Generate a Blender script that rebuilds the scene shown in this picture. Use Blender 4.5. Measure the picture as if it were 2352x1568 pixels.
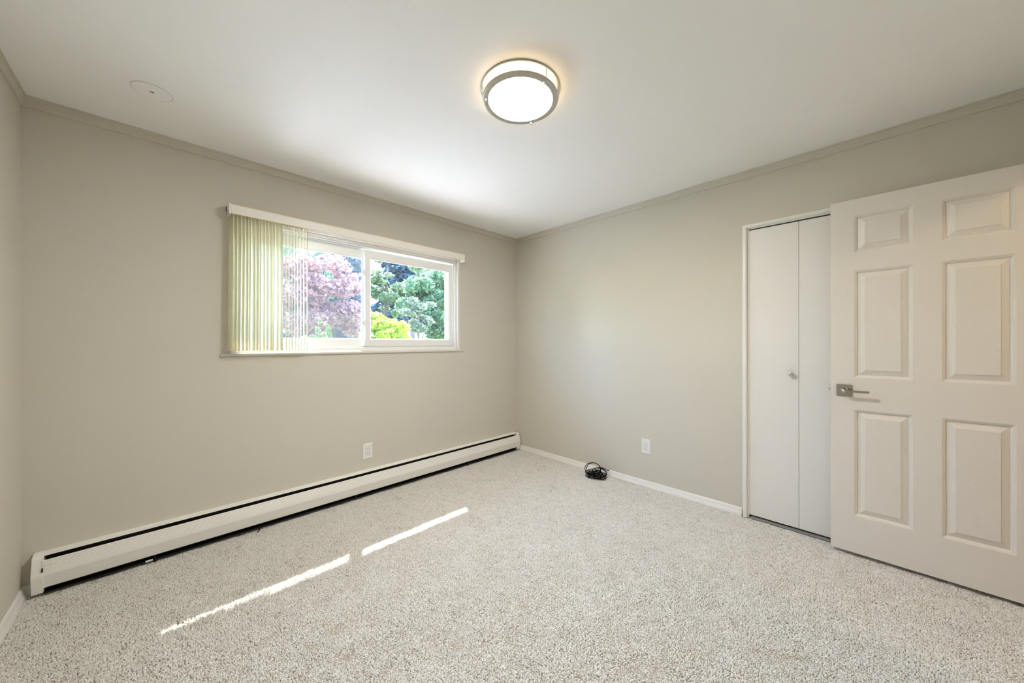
import bpy, bmesh, math, random
import numpy as np
from mathutils import Vector, Matrix

random.seed(7)
rng = np.random.default_rng(7)
S = bpy.context.scene
COL = S.collection
for o in list(bpy.data.objects):
    bpy.data.objects.remove(o)

# ------------------------------------------------------------------ camera
F_PX, U0, V0 = 806.77, 1187.85, 788.28
cam_d = bpy.data.cameras.new('camera')
cam_d.sensor_fit = 'HORIZONTAL'
cam_d.sensor_width = 36.0
cam_d.lens = F_PX * 36.0 / 2352.0
cam_d.shift_x = -(U0 - 1176.0) / 2352.0
cam_d.shift_y = (V0 - 784.0) / 2352.0
cam_d.clip_start = 0.02
cam_d.clip_end = 300
cam = bpy.data.objects.new('camera', cam_d)
COL.objects.link(cam)
yaw, pit, rol = 0.78535044, -0.0011049, -0.0018937
fw = Vector((math.cos(pit) * math.sin(yaw), math.cos(pit) * math.cos(yaw), math.sin(pit)))
rt = Vector((math.cos(yaw), -math.sin(yaw), 0))
up = rt.cross(fw)
r2 = rt * math.cos(rol) + up * math.sin(rol)
u2 = -rt * math.sin(rol) + up * math.cos(rol)
M = Matrix((( r2.x, u2.x, -fw.x), (r2.y, u2.y, -fw.y), (r2.z, u2.z, -fw.z))).to_4x4()
M.translation = Vector((-2.90104, -2.90540, 1.23191))
cam.matrix_world = M
S.camera = cam

# ------------------------------------------------------------------ light, sky, exposure
SUN_E, SKY_E, LAMP_E, BAND_E, HALL_E = 23.0, 4.1, 148.0, 4.0, 55.0
S.view_settings.view_transform = 'Standard'
S.view_settings.look = 'None'
S.view_settings.gamma = 1.0
S.view_settings.use_curve_mapping = False
S.view_settings.exposure = 0.12
S.render.film_transparent = False
S.cycles.use_denoising = True
S.cycles.max_bounces = 14
S.cycles.diffuse_bounces = 8
S.cycles.transparent_max_bounces = 24
S.cycles.transmission_bounces = 8
S.cycles.sample_clamp_indirect = 12.0
S.cycles.caustics_reflective = False
S.cycles.caustics_refractive = False

SUN_DIR = Vector((-0.353, -0.75, -1.168)).normalized()      # the way the light travels
W = bpy.data.worlds.new('world')
S.world = W
W.use_nodes = True
wn = W.node_tree
bg = wn.nodes['Background']
sky = wn.nodes.new('ShaderNodeTexSky')
sky.sky_type = 'NISHITA'
sky.sun_disc = False
sky.sun_elevation = math.asin(-SUN_DIR.z)
sky.sun_rotation = math.atan2(-SUN_DIR.x, -SUN_DIR.y)
sky.air_density = 1.0
sky.dust_density = 0.4
sky.ozone_density = 3.0
wn.links.new(sky.outputs[0], bg.inputs[0])
bg.inputs[1].default_value = SKY_E

sd = bpy.data.lights.new('sun', 'SUN')
sd.energy = SUN_E
sd.angle = 0.0093
sd.color = (1.0, 0.95, 0.87)
sun = bpy.data.objects.new('sun', sd)
COL.objects.link(sun)
sun.rotation_euler = SUN_DIR.to_track_quat('-Z', 'Y').to_euler()
sun.location = (4, 8, 12)


# ------------------------------------------------------------------ materials
def mat(name, col, rough=0.6, metal=0.0, bump=None, var=None, spec=0.5, emit=None, trans=None, sheen=0):
    m = bpy.data.materials.new(name)
    m.use_nodes = True
    nt = m.node_tree
    b = nt.nodes['Principled BSDF']
    b.inputs['Base Color'].default_value = (*col, 1)
    b.inputs['Roughness'].default_value = rough
    b.inputs['Metallic'].default_value = metal
    b.inputs['Specular IOR Level'].default_value = spec
    tc = nt.nodes.new('ShaderNodeTexCoord')
    if bump:
        sc, st, dist = bump[:3]
        n = nt.nodes.new('ShaderNodeTexNoise')
        n.inputs['Scale'].default_value = sc
        n.inputs['Detail'].default_value = 3
        if len(bump) > 3:
            mp = nt.nodes.new('ShaderNodeMapping')
            mp.inputs['Scale'].default_value = bump[3]
            nt.links.new(tc.outputs['Object'], mp.inputs[0])
            nt.links.new(mp.outputs[0], n.inputs['Vector'])
        else:
            nt.links.new(tc.outputs['Object'], n.inputs['Vector'])
        bp = nt.nodes.new('ShaderNodeBump')
        bp.inputs['Strength'].default_value = st
        bp.inputs['Distance'].default_value = dist
        nt.links.new(n.outputs['Fac'], bp.inputs['Height'])
        nt.links.new(bp.outputs[0], b.inputs['Normal'])
    if var:
        sc, amt = var
        n = nt.nodes.new('ShaderNodeTexNoise')
        n.inputs['Scale'].default_value = sc
        n.inputs['Detail'].default_value = 4
        nt.links.new(tc.outputs['Object'], n.inputs['Vector'])
        mx = nt.nodes.new('ShaderNodeMix')
        mx.data_type = 'RGBA'
        mx.inputs[6].default_value = (*[c * (1 - amt) for c in col], 1)
        mx.inputs[7].default_value = (*[min(1, c * (1 + amt)) for c in col], 1)
        nt.links.new(n.outputs['Fac'], mx.inputs[0])
        nt.links.new(mx.outputs[2], b.inputs['Base Color'])
    if emit:
        b.inputs['Emission Color'].default_value = (*emit[0], 1)
        b.inputs['Emission Strength'].default_value = emit[1]
    if trans:
        out = nt.nodes['Material Output']
        tr = nt.nodes.new('ShaderNodeBsdfTranslucent')
        tr.inputs[0].default_value = (*trans[0], 1)
        mxs = nt.nodes.new('ShaderNodeMixShader')
        mxs.inputs[0].default_value = trans[1]
        nt.links.new(b.outputs[0], mxs.inputs[1])
        nt.links.new(tr.outputs[0], mxs.inputs[2])
        nt.links.new(mxs.outputs[0], out.inputs[0])
    return m


def srgb(r, g, b):
    f = lambda c: (c / 255 / 12.92) if c / 255 <= 0.04045 else ((c / 255 + 0.055) / 1.055) ** 2.4
    return (f(r), f(g), f(b))


M_WALL = mat('wall_paint', (0.62, 0.59, 0.515), 0.75, bump=(220, 0.12, 0.002), var=(1.3, 0.015), spec=0.25)
M_CEIL = mat('ceiling_paint', (0.92, 0.925, 0.92), 0.85, bump=(160, 0.18, 0.002), var=(1.5, 0.012), spec=0.2)
M_TRIM = mat('white_trim_paint', (0.80, 0.79, 0.76), 0.4, bump=(60, 0.04, 0.001))
M_HEAT = mat('heater_enamel', (0.86, 0.85, 0.81), 0.38, bump=(40, 0.03, 0.001), var=(6, 0.03))
M_DARK = mat('dark_gap_metal', (0.012, 0.013, 0.012), 0.6, var=(20, 0.3))
M_DAMP = mat('heater_damper_grey', (0.05, 0.055, 0.05), 0.5, var=(8, 0.2))
M_DOORW = mat('door_white_satin', (0.74, 0.71, 0.66), 0.42, bump=(90, 0.35, 0.0012, (1, 1, 0.045)))
M_CLOS = mat('closet_white_satin', (0.78, 0.765, 0.735), 0.42, bump=(140, 0.05, 0.001))
M_NICK = mat('brushed_nickel', (0.46, 0.44, 0.40), 0.20, 1.0, bump=(300, 0.05, 0.0004))
M_CHROME = mat('bright_nickel', (0.75, 0.74, 0.71), 0.18, 1.0, bump=(300, 0.03, 0.0004))
M_LAMPM = mat('lamp_brushed_nickel', (0.62, 0.60, 0.56), 0.34, 1.0, bump=(200, 0.05, 0.0004))
M_PLAST = mat('white_plastic', (0.78, 0.78, 0.76), 0.35, bump=(50, 0.02, 0.0005))
M_SLOT = mat('dark_slot', (0.03, 0.028, 0.025), 0.7, var=(50, 0.2))
M_VINYL = mat('white_vinyl', (0.82, 0.82, 0.80), 0.35, bump=(30, 0.02, 0.0005))
M_VALAN = mat('valance_ivory', (0.86, 0.84, 0.78), 0.45, bump=(40, 0.03, 0.0005))
M_GOLD = mat('valance_gold_edge', (0.75, 0.55, 0.22), 0.4, var=(30, 0.1))
M_VANE = mat('ivory_vane', (0.85, 0.83, 0.74), 0.5, trans=((0.96, 0.94, 0.84), 0.78), bump=(160, 0.08, 0.0006, (1, 1, 0.1)))
M_SILL = mat('painted_sill', (0.66, 0.64, 0.58), 0.5, var=(14, 0.10), bump=(60, 0.1, 0.001))
M_CORD = mat('black_rubber_cord', (0.004, 0.004, 0.004), 0.7, spec=0.15, bump=(200, 0.05, 0.0003))
M_TRACK = mat('aluminium_track', (0.42, 0.42, 0.41), 0.45, 0.6, var=(30, 0.15))
M_BRICK = mat('red_brick', (0.42, 0.20, 0.15), 0.85, bump=(60, 0.4, 0.004), var=(9, 0.25))
M_SOFF = mat('soffit_white', (0.72, 0.71, 0.68), 0.6, bump=(30, 0.05, 0.001))
M_GRASS = mat('lawn_green', (0.16, 0.24, 0.07), 0.9, bump=(8, 0.8, 0.03), var=(2.0, 0.3))
M_CONC = mat('patio_concrete', (0.80, 0.74, 0.64), 0.85, bump=(40, 0.3, 0.003), var=(3, 0.08))
M_BARK = mat('tree_bark', (0.12, 0.09, 0.07), 0.9, bump=(30, 0.6, 0.01, (1, 1, 0.2)), var=(8, 0.3))
M_ROOF = mat('pale_roof_shingle', (0.30, 0.28, 0.26), 0.85, bump=(25, 0.4, 0.01), var=(5, 0.1))
M_HWALL = mat('neighbour_brick_pink', (0.26, 0.17, 0.15), 0.85, bump=(25, 0.4, 0.01), var=(6, 0.15))
M_DISC = mat('lamp_diffuser_lit', (0.9, 0.88, 0.84), 0.5, emit=((1.0, 0.95, 0.88), LAMP_E), var=(4, 0.01))
M_BAND = mat('lamp_band_lit', (0.9, 0.86, 0.78), 0.5, emit=((1.0, 0.70, 0.36), BAND_E), var=(4, 0.01))
M_HALLL = mat('hall_lamp_lit', (0.9, 0.86, 0.78), 0.5, emit=((1.0, 0.76, 0.52), HALL_E), var=(4, 0.01))
M_HWOOD = mat('hall_floor_carpet', (0.52, 0.46, 0.39), 0.95, bump=(200, 0.5, 0.004), var=(20, 0.1))
M_BACK = mat('carpet_backing', (0.36, 0.31, 0.25), 0.95, bump=(300, 0.6, 0.004), var=(60, 0.2))


def glass_mat(name, tint, gloss=0.04, haze=0.0):
    m = bpy.data.materials.new(name)
    m.use_nodes = True
    nt = m.node_tree
    nt.nodes.remove(nt.nodes['Principled BSDF'])
    out = nt.nodes['Material Output']
    t = nt.nodes.new('ShaderNodeBsdfTransparent')
    t.inputs[0].default_value = (*tint, 1)
    g = nt.nodes.new('ShaderNodeBsdfGlossy')
    g.inputs['Roughness'].default_value = 0.02
    fr = nt.nodes.new('ShaderNodeFresnel')
    ge = nt.nodes.new('ShaderNodeNewGeometry')
    mr = nt.nodes.new('ShaderNodeMapRange')          # the same air-to-glass Fresnel on both faces of the thin pane
    mr.inputs[3].default_value = 1.45
    mr.inputs[4].default_value = 1 / 1.45
    nt.links.new(ge.outputs['Backfacing'], mr.inputs[0])
    nt.links.new(mr.outputs[0], fr.inputs[0])
    mx = nt.nodes.new('ShaderNodeMixShader')
    nt.links.new(fr.outputs[0], mx.inputs[0])
    nt.links.new(t.outputs[0], mx.inputs[1])
    nt.links.new(g.outputs[0], mx.inputs[2])
    last = mx
    if haze:
        tl = nt.nodes.new('ShaderNodeBsdfTranslucent')
        tl.inputs[0].default_value = (0.85, 0.87, 0.90, 1)
        m2 = nt.nodes.new('ShaderNodeMixShader')
        m2.inputs[0].default_value = haze
        nt.links.new(mx.outputs[0], m2.inputs[1])
        nt.links.new(tl.outputs[0], m2.inputs[2])
        last = m2
    nt.links.new(last.outputs[0], out.inputs[0])
    return m


M_GLASS = glass_mat('window_glass', (0.93, 0.95, 0.95), haze=0.003)
M_SCREEN = glass_mat('insect_screen_mesh', (0.92, 0.92, 0.92), haze=0.016)


def leaf_mat(name, col, tcol, mixf=0.5, amt=0.35):
    m = mat(name, col, 0.55, trans=(tcol, mixf), spec=0.3)
    nt = m.node_tree
    b = nt.nodes['Principled BSDF']
    tl = [n for n in nt.nodes if n.type == 'BSDF_TRANSLUCENT'][0]
    geo = nt.nodes.new('ShaderNodeNewGeometry')
    for c, sock in ((col, b.inputs['Base Color']), (tcol, tl.inputs[0])):
        mx = nt.nodes.new('ShaderNodeMix')
        mx.data_type = 'RGBA'
        mx.inputs[6].default_value = (*[x * (1 - amt) for x in c], 1)
        mx.inputs[7].default_value = (*[min(1, x * (1 + amt)) for x in c], 1)
        nt.links.new(geo.outputs['Random Per Island'], mx.inputs[0])
        nt.links.new(mx.outputs[2], sock)
    return m


# ------------------------------------------------------------------ mesh helpers
class MB:
    def __init__(s):
        s.v, s.f = [], []

    def add(s, verts, faces):
        n = len(s.v)
        s.v += [tuple(v) for v in verts]
        s.f += [tuple(i + n for i in f) for f in faces]
        return s

    def box(s, x0, x1, y0, y1, z0, z1):
        x0, x1 = sorted((x0, x1)); y0, y1 = sorted((y0, y1)); z0, z1 = sorted((z0, z1))
        return s.add([(x, y, z) for x in (x0, x1) for y in (y0, y1) for z in (z0, z1)],
                     [(0, 1, 3, 2), (4, 6, 7, 5), (0, 4, 5, 1), (2, 3, 7, 6), (0, 2, 6, 4), (1, 5, 7, 3)])

    def prism(s, prof, a, b, conv):
        """profile of (p, q) swept from a to b; conv(p, q, t) -> xyz"""
        n = len(prof)
        vs = [conv(p, q, a) for p, q in prof] + [conv(p, q, b) for p, q in prof]
        fs = [(i, (i + 1) % n, (i + 1) % n + n, i + n) for i in range(n)]
        fs += [tuple(range(n))[::-1], tuple(range(n, 2 * n))]
        return s.add(vs, fs)

    def miter(s, prof, pts2):
        """profile of (p, q): pts2(p, q) -> list of xyz along the run (mitred corners given by it)"""
        n = len(prof)
        runs = [pts2(p, q) for p, q in prof]
        k = len(runs[0])
        vs = [runs[i][j] for j in range(k) for i in range(n)]
        fs = []
        for j in range(k - 1):
            for i in range(n):
                fs.append((j * n + i, j * n + (i + 1) % n, (j + 1) * n + (i + 1) % n, (j + 1) * n + i))
        fs += [tuple(range(n))[::-1], tuple(range((k - 1) * n, k * n))]
        return s.add(vs, fs)

    def lathe(s, prof, c, axis='z', n=32, closed=False):
        """profile of (radius, height)"""
        vs, fs = [], []
        for r, h in prof:
            for i in range(n):
                a = 2 * math.pi * i / n
                ca, sa = r * math.cos(a), r * math.sin(a)
                vs.append({'z': (c[0] + ca, c[1] + sa, c[2] + h), 'x': (c[0] + h, c[1] + ca, c[2] + sa),
                           'y': (c[0] + ca, c[1] + h, c[2] + sa)}[axis])
        k = len(prof)
        for j in range(k if closed else k - 1):
            for i in range(n):
                a, b = j * n + i, j * n + (i + 1) % n
                c2, d = ((j + 1) % k) * n + (i + 1) % n, ((j + 1) % k) * n + i
                fs.append((a, b, c2, d))
        if not closed:
            fs += [tuple(range(n))[::-1], tuple(range((k - 1) * n, k * n))]
        return s.add(vs, fs)

    def tube(s, pts, r, n=8, taper=None):
        pts = [Vector(p) for p in pts]
        vs, fs = [], []
        prev = None
        for i, p in enumerate(pts):
            d = (pts[min(i + 1, len(pts) - 1)] - pts[max(i - 1, 0)])
            if d.length < 1e-9: d = Vector((0, 0, 1))
            d.normalize()
            if prev is None:
                a = d.orthogonal().normalized()
            else:
                a = prev - d * prev.dot(d)
                a = a.normalized() if a.length > 1e-6 else d.orthogonal().normalized()
            prev = a
            b = d.cross(a)
            rr = r if taper is None else r + (taper - r) * i / max(1, len(pts) - 1)
            for k in range(n):
                t = 2 * math.pi * k / n
                vs.append(p + a * rr * math.cos(t) + b * rr * math.sin(t))
        for i in range(len(pts) - 1):
            for k in range(n):
                fs.append((i * n + k, i * n + (k + 1) % n, (i + 1) * n + (k + 1) % n, (i + 1) * n + k))
        fs += [tuple(range(n))[::-1], tuple(range((len(pts) - 1) * n, len(pts) * n))]
        return s.add(vs, fs)

    def build(s, name, material, parent=None, loc=(0, 0, 0), bevel=0, smooth=False, seg=2, angle=40):
        me = bpy.data.meshes.new(name)
        loc = Vector(loc)
        me.from_pydata([tuple(Vector(v) - loc) for v in s.v], [], s.f)
        bm = bmesh.new(); bm.from_mesh(me)
        bmesh.ops.recalc_face_normals(bm, faces=bm.faces)
        if bevel:
            es = [e for e in bm.edges if len(e.link_faces) == 2 and e.calc_face_angle(0) > 0.6]
            bmesh.ops.bevel(bm, geom=es, offset=bevel, segments=seg, affect='EDGES', profile=0.5, clamp_overlap=True)
        if smooth:
            for f in bm.faces: f.smooth = True
            for e in bm.edges:
                if len(e.link_faces) == 2 and e.calc_face_angle(0) > math.radians(angle): e.smooth = False
        bm.to_mesh(me); bm.free()
        me.materials.append(material)
        o = bpy.data.objects.new(name, me)
        COL.objects.link(o)
        if parent is not None:
            o.parent = parent
            off = Vector(parent.location)
            q = parent.parent
            while q is not None:
                off += Vector(q.location); q = q.parent
            o.location = loc - off
        else:
            o.location = loc
        return o


def tag(o, label=None, cat=None, kind=None, group=None):
    if label: o['label'] = label
    if cat: o['category'] = cat
    if kind: o['kind'] = kind
    if group: o['group'] = group
    return o


def empty(name, loc=(0, 0, 0)):
    o = bpy.data.objects.new(name, None)
    o.empty_display_size = 0.1
    COL.objects.link(o)
    o.location = loc
    return o


# ------------------------------------------------------------------ dimensions
RW, RD, H = 3.397, 3.53, 2.44           # room: x from -RW to 0, y from -RD to 0
WT = 0.14                                # window wall thickness (inside of the brick)
OX0, OX1, OZ0, OZ1 = -2.582, -0.845, 1.165, 2.052   # window opening
CY0, CY1, CZ = -2.302, -3.45, 2.033      # closet opening
DX0, DX1, DZ = -0.89, -0.105, 2.07       # room doorway in the near wall

# ------------------------------------------------------------------ room shell
fl = MB().box(-RW, 0, -RD, 0, -0.10, -0.004).build('floor', M_BACK)
tag(fl, 'beige carpeted bedroom floor', 'floor', 'structure')
ce = MB().box(-RW - 0.15, 0.75, -RD - 1.6, 0.14, H, H + 0.12).build('ceiling', M_CEIL)
tag(ce, 'flat white painted bedroom ceiling', 'ceiling', 'structure')

wf = (MB().box(-RW - 0.15, OX0, 0, WT, -0.1, H).box(OX1, 0.15, 0, WT, -0.1, H)
      .box(OX0, OX1, 0, WT, -0.1, OZ0).box(OX0, OX1, 0, WT, OZ1, H)).build('wall_far', M_WALL)
tag(wf, 'greige painted wall with the sliding window and the baseboard heater', 'wall', 'structure')
wr = (MB().box(0, 0.12, CY0, 0, -0.1, H).box(0, 0.12, CY1, CY0, CZ, H).box(0, 0.12, -RD - 1.6, CY1, -0.1, H)).build('wall_right', M_WALL)
tag(wr, 'greige painted wall with the closet opening', 'wall', 'structure')
wl = MB().box(-RW - 0.15, -RW, -RD - 0.12, 0, -0.1, H).build('wall_left', M_WALL)
tag(wl, 'greige painted wall at the left edge of the view', 'wall', 'structure')
wb = (MB().box(-RW, DX0, -RD - 0.12, -RD, -0.1, H).box(DX1, 0, -RD - 0.12, -RD, -0.1, H)
      .box(DX0, DX1, -RD - 0.12, -RD, DZ, H)).build('wall_near', M_WALL)
tag(wb, 'greige painted wall with the open doorway to the hall', 'wall', 'structure')
# hall beyond the doorway (behind the camera)
hl = (MB().box(-1.9, -1.8, -RD - 1.6, -RD - 0.12, -0.1, H).box(-1.9, 0.12, -RD - 1.7, -RD - 1.6, -0.1, H)).build('wall_hall', M_WALL)
tag(hl, 'greige painted hall walls outside the bedroom doorway', 'wall', 'structure')
hf = MB().box(-1.9, 0, -RD - 1.6, -RD, -0.1, 0.0).build('floor_hall', M_HWOOD)
tag(hf, 'beige carpeted hall floor outside the bedroom doorway', 'floor', 'structure')
# closet interior
cl = (MB().box(0.70, 0.75, -RD, -2.0, -0.1, H).box(0.12, 0.75, -2.05, -2.0, -0.1, H).box(0.12, 0.75, -RD, -RD + 0.05, -0.1, H)
      .box(0.0, 0.75, -RD, -2.0, -0.1, -0.004)).build('wall_closet', M_WALL)
tag(cl, 'painted closet interior behind the folding doors', 'wall', 'structure')

# crown moulding, mitred round the room.  profile: (distance from wall, height below ceiling)
CR = [(0, 0), (0.019, 0), (0.019, -0.007), (0.012, -0.0085), (0.0105, -0.012), (0.0105, -0.049), (0.0085, -0.051), (0, -0.051)]
def crown(i, fn, label):
    o = MB().miter(CR, fn).build('trim_%d' % i, M_WALL)
    tag(o, label, 'trim', 'structure')
crown(1, lambda p, q: [(-RW + p, -p, H + q), (-p, -p, H + q)], 'slim painted crown moulding above the window')
crown(2, lambda p, q: [(-p, -p, H + q), (-p, -RD + p, H + q)], 'slim painted crown moulding above the closet')
crown(3, lambda p, q: [(-RW + p, -RD + p, H + q), (-RW + p, -p, H + q)], 'slim painted crown moulding on the left wall')
crown(4, lambda p, q: [(-p, -RD + p, H + q), (-RW + p, -RD + p, H + q)], 'slim painted crown moulding on the doorway wall')

# baseboards: small colonial profile, 5.5 cm
BB = [(0, 0), (0.016, 0), (0.016, 0.014), (0.0125, 0.022), (0.009, 0.028), (0.009, 0.044), (0.006, 0.052), (0.003, 0.056), (0, 0.056)]
def base(name, fn, label, m=M_TRIM):
    o = MB().miter(BB, fn).build(name, m, smooth=True, angle=35)
    tag(o, label, 'baseboard', 'structure')
base('baseboard_right', lambda p, q: [(-p, -0.0005, q), (-p, CY0 + 0.034, q)], 'white baseboard below the right wall outlet')
base('baseboard_left', lambda p, q: [(-RW + p, -p, q), (-RW + p, -RD, q)], 'white baseboard along the left wall')
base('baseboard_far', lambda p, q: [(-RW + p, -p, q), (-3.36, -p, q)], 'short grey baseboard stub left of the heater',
     mat('grey_trim_paint', (0.62, 0.62, 0.58), 0.5, var=(30, 0.15)))  # unevenly toned grey paint, used on this stub only
base('baseboard_near', lambda p, q: [(-RW + p, -RD + p, q), (DX0 - 0.06, -RD + p, q)], 'white baseboard beside the doorway')

# closet casing (trim_5) and doorway casing (trim_6)
CS = [(0, 0), (0.024, 0), (0.028, 0.004), (0.028, 0.010), (0.022, 0.016), (0.008, 0.017), (0.0, 0.010)]
o = MB().miter(CS, lambda p, q: [(-q, CY0 + p, 0.002), (-q, CY0 + p, CZ + p), (-q, CY1 - p, CZ + p), (-q, CY1 - p, 0.002)]).build('trim_5', M_TRIM, smooth=True)
tag(o, 'narrow white casing around the closet opening', 'trim', 'structure')
jm = (MB().box(0.0005, 0.119, CY0, CY0 - 0.008, 0.0, CZ).box(0.0005, 0.119, CY1, CY1 + 0.008, 0.0, CZ).box(0.0005, 0.119, CY0, CY1, CZ - 0.006, CZ)).build('closet_jamb', M_TRIM, parent=o)
o = (MB().box(DX0 - 0.055, DX0, -RD, -RD + 0.014, 0, DZ + 0.055).box(DX1, DX1 + 0.055, -RD, -RD + 0.014, 0, DZ + 0.055)
     .box(DX0, DX1, -RD, -RD + 0.014, DZ, DZ + 0.055)).build('trim_6', M_TRIM, bevel=0.003)
tag(o, 'white casing around the hall doorway', 'trim', 'structure')

# ------------------------------------------------------------------ carpet pile (real tufts)
sp = 0.0057
gx = np.arange(-RW + 0.012, 0.03, sp)
gy = np.arange(-RD + 0.01, -0.008, sp)
X, Y = np.meshgrid(gx, gy)
X = X.ravel() + rng.uniform(-0.45, 0.45, X.size) * sp
Y = Y.ravel() + rng.uniform(-0.45, 0.45, Y.size) * sp
keep = (X + Y > -5.45) & (X < np.where((Y < CY0 - 0.01) & (Y > CY1 + 0.01), 0.012, -0.012)) & (X > -RW + 0.012)
X, Y = X[keep], Y[keep]

def vnoise(x, y, s, seed):
    r = np.random.default_rng(seed); g = r.random((256, 256))
    xs, ys = x / s, y / s
    xi, yi = np.floor(xs).astype(int), np.floor(ys).astype(int)
    fx, fy = xs - xi, ys - yi
    fx, fy = fx * fx * (3 - 2 * fx), fy * fy * (3 - 2 * fy)
    G = lambda a, b: g[a % 256, b % 256]
    return (G(xi, yi) * (1 - fx) + G(xi + 1, yi) * fx) * (1 - fy) + (G(xi, yi + 1) * (1 - fx) + G(xi + 1, yi + 1) * fx) * fy

cl = vnoise(X, Y, 0.055, 21) * 0.6 + vnoise(X, Y, 0.017, 22) * 0.4            # trodden clumps where the pile parts
keep = ~((cl < 0.34) & (rng.random(X.size) < 0.16))
X, Y = X[keep], Y[keep]
n1 = vnoise(X, Y, 0.05, 1) * 0.45 + vnoise(X, Y, 0.022, 2) * 0.35 + vnoise(X, Y, 0.2, 3) * 0.2
sc = 0.80 + 0.34 * (n1) + rng.uniform(-0.12, 0.12, X.size)
n2 = vnoise(X, Y, 0.034, 11) * 0.6 + vnoise(X, Y, 0.013, 12) * 0.4
zz = -0.0035 + 0.0045 * (n1 - 0.5) + 0.006 * np.clip(n2 - 0.45, -0.3, 0.25) + rng.uniform(-0.001, 0.001, X.size)
pm = bpy.data.meshes.new('carpet_pile')
pm.vertices.add(X.size)
pm.vertices.foreach_set('co', np.stack([X, Y, zz], 1).astype(np.float32).ravel())
at = pm.attributes.new('tuft_scale', 'FLOAT_VECTOR', 'POINT')
at.data.foreach_set('vector', np.stack([sc, sc * rng.uniform(0.7, 1.05, X.size), sc * rng.uniform(1.1, 1.6, X.size)], 1).astype(np.float32).ravel())
at = pm.attributes.new('tuft_rot', 'FLOAT_VECTOR', 'POINT')
lean = 0.35 + 0.5 * vnoise(X, Y, 0.12, 5)
at.data.foreach_set('vector', np.stack([rng.normal(0, 0.35, X.size) + lean * 0.6, rng.normal(0, 0.35, X.size), rng.uniform(0, 6.28, X.size)], 1).astype(np.float32).ravel())
pile = bpy.data.objects.new('carpet_pile', pm)
COL.objects.link(pile)
pile.parent = fl
pile['kind'] = 'stuff'
M_PILE = bpy.data.materials.new('carpet_yarn')
M_PILE.use_nodes = True
nt = M_PILE.node_tree
b = nt.nodes['Principled BSDF']
b.inputs['Roughness'].default_value = 0.95
b.inputs['Specular IOR Level'].default_value = 0.1
oi = nt.nodes.new('ShaderNodeObjectInfo')
rp = nt.nodes.new('ShaderNodeValToRGB')
rp.color_ramp.elements[0].color = (0.60, 0.585, 0.55, 1)
rp.color_ramp.elements[1].color = (0.80, 0.78, 0.745, 1)
nt.links.new(oi.outputs['Random'], rp.inputs[0])
nt.links.new(rp.outputs[0], b.inputs['Base Color'])
ng = bpy.data.node_groups.new('tufts', 'GeometryNodeTree')
ng.interface.new_socket('Geometry', in_out='INPUT', socket_type='NodeSocketGeometry')
ng.interface.new_socket('Geometry', in_out='OUTPUT', socket_type='NodeSocketGeometry')
N = ng.nodes
gi, go = N.new('NodeGroupInput'), N.new('NodeGroupOutput')
ico = N.new('GeometryNodeMeshIcoSphere'); ico.inputs['Radius'].default_value = 0.0039; ico.inputs['Subdivisions'].default_value = 1
sm = N.new('GeometryNodeSetShadeSmooth')
smt = N.new('GeometryNodeSetMaterial'); smt.inputs['Material'].default_value = M_PILE
iop = N.new('GeometryNodeInstanceOnPoints')
na = N.new('GeometryNodeInputNamedAttribute'); na.data_type = 'FLOAT_VECTOR'; na.inputs['Name'].default_value = 'tuft_scale'
nr = N.new('GeometryNodeInputNamedAttribute'); nr.data_type = 'FLOAT_VECTOR'; nr.inputs['Name'].default_value = 'tuft_rot'
L = ng.links.new
L(ico.outputs['Mesh'], sm.inputs[0]); L(sm.outputs[0], smt.inputs[0]); L(smt.outputs[0], iop.inputs['Instance'])
L(gi.outputs[0], iop.inputs['Points']); L(na.outputs[0], iop.inputs['Scale']); L(nr.outputs[0], iop.inputs['Rotation'])
L(iop.outputs[0], go.inputs[0])
pile.modifiers.new('tufts', 'NODES').node_group = ng
pm.materials.append(M_PILE)

# ------------------------------------------------------------------ window_1
win = empty('window_1', ((OX0 + OX1) / 2, 0, OZ0))
tag(win, 'white sliding window with a pale stone-like sill under the blind', 'window', 'structure')
# thin bead casing on the wall (sides and head)
bead = [(0, 0), (0.028, 0), (0.028, 0.005), (0.022, 0.009), (0.0, 0.009)]
MB().miter(bead, lambda p, q: [(OX0 - p, -q, OZ0 + 0.003), (OX0 - p, -q, OZ1 + p), (OX1 + p, -q, OZ1 + p), (OX1 + p, -q, OZ0 + 0.003)]).build('casing', M_TRIM, parent=win)
# sill with a rounded nose and ears
prof = [(0.075, 0), (0.004, 0), (0.0, -0.004), (0.0, -0.015), (0.004, -0.019), (0.02, -0.019), (0.02, -0.019), (0.075, -0.019)]
sl = (MB().prism([(0.0, 0), (-0.010, 0), (-0.014, -0.004), (-0.014, -0.015), (-0.010, -0.019), (0.0, -0.019)], OX0 - 0.075, OX1 + 0.068, lambda p, q, t: (t, p, OZ0 + 0.003 + q))
      .box(OX0, OX1, 0.0, 0.045, OZ0 - 0.016, OZ0 + 0.003)).build('sill', M_SILL, parent=win)
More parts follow.
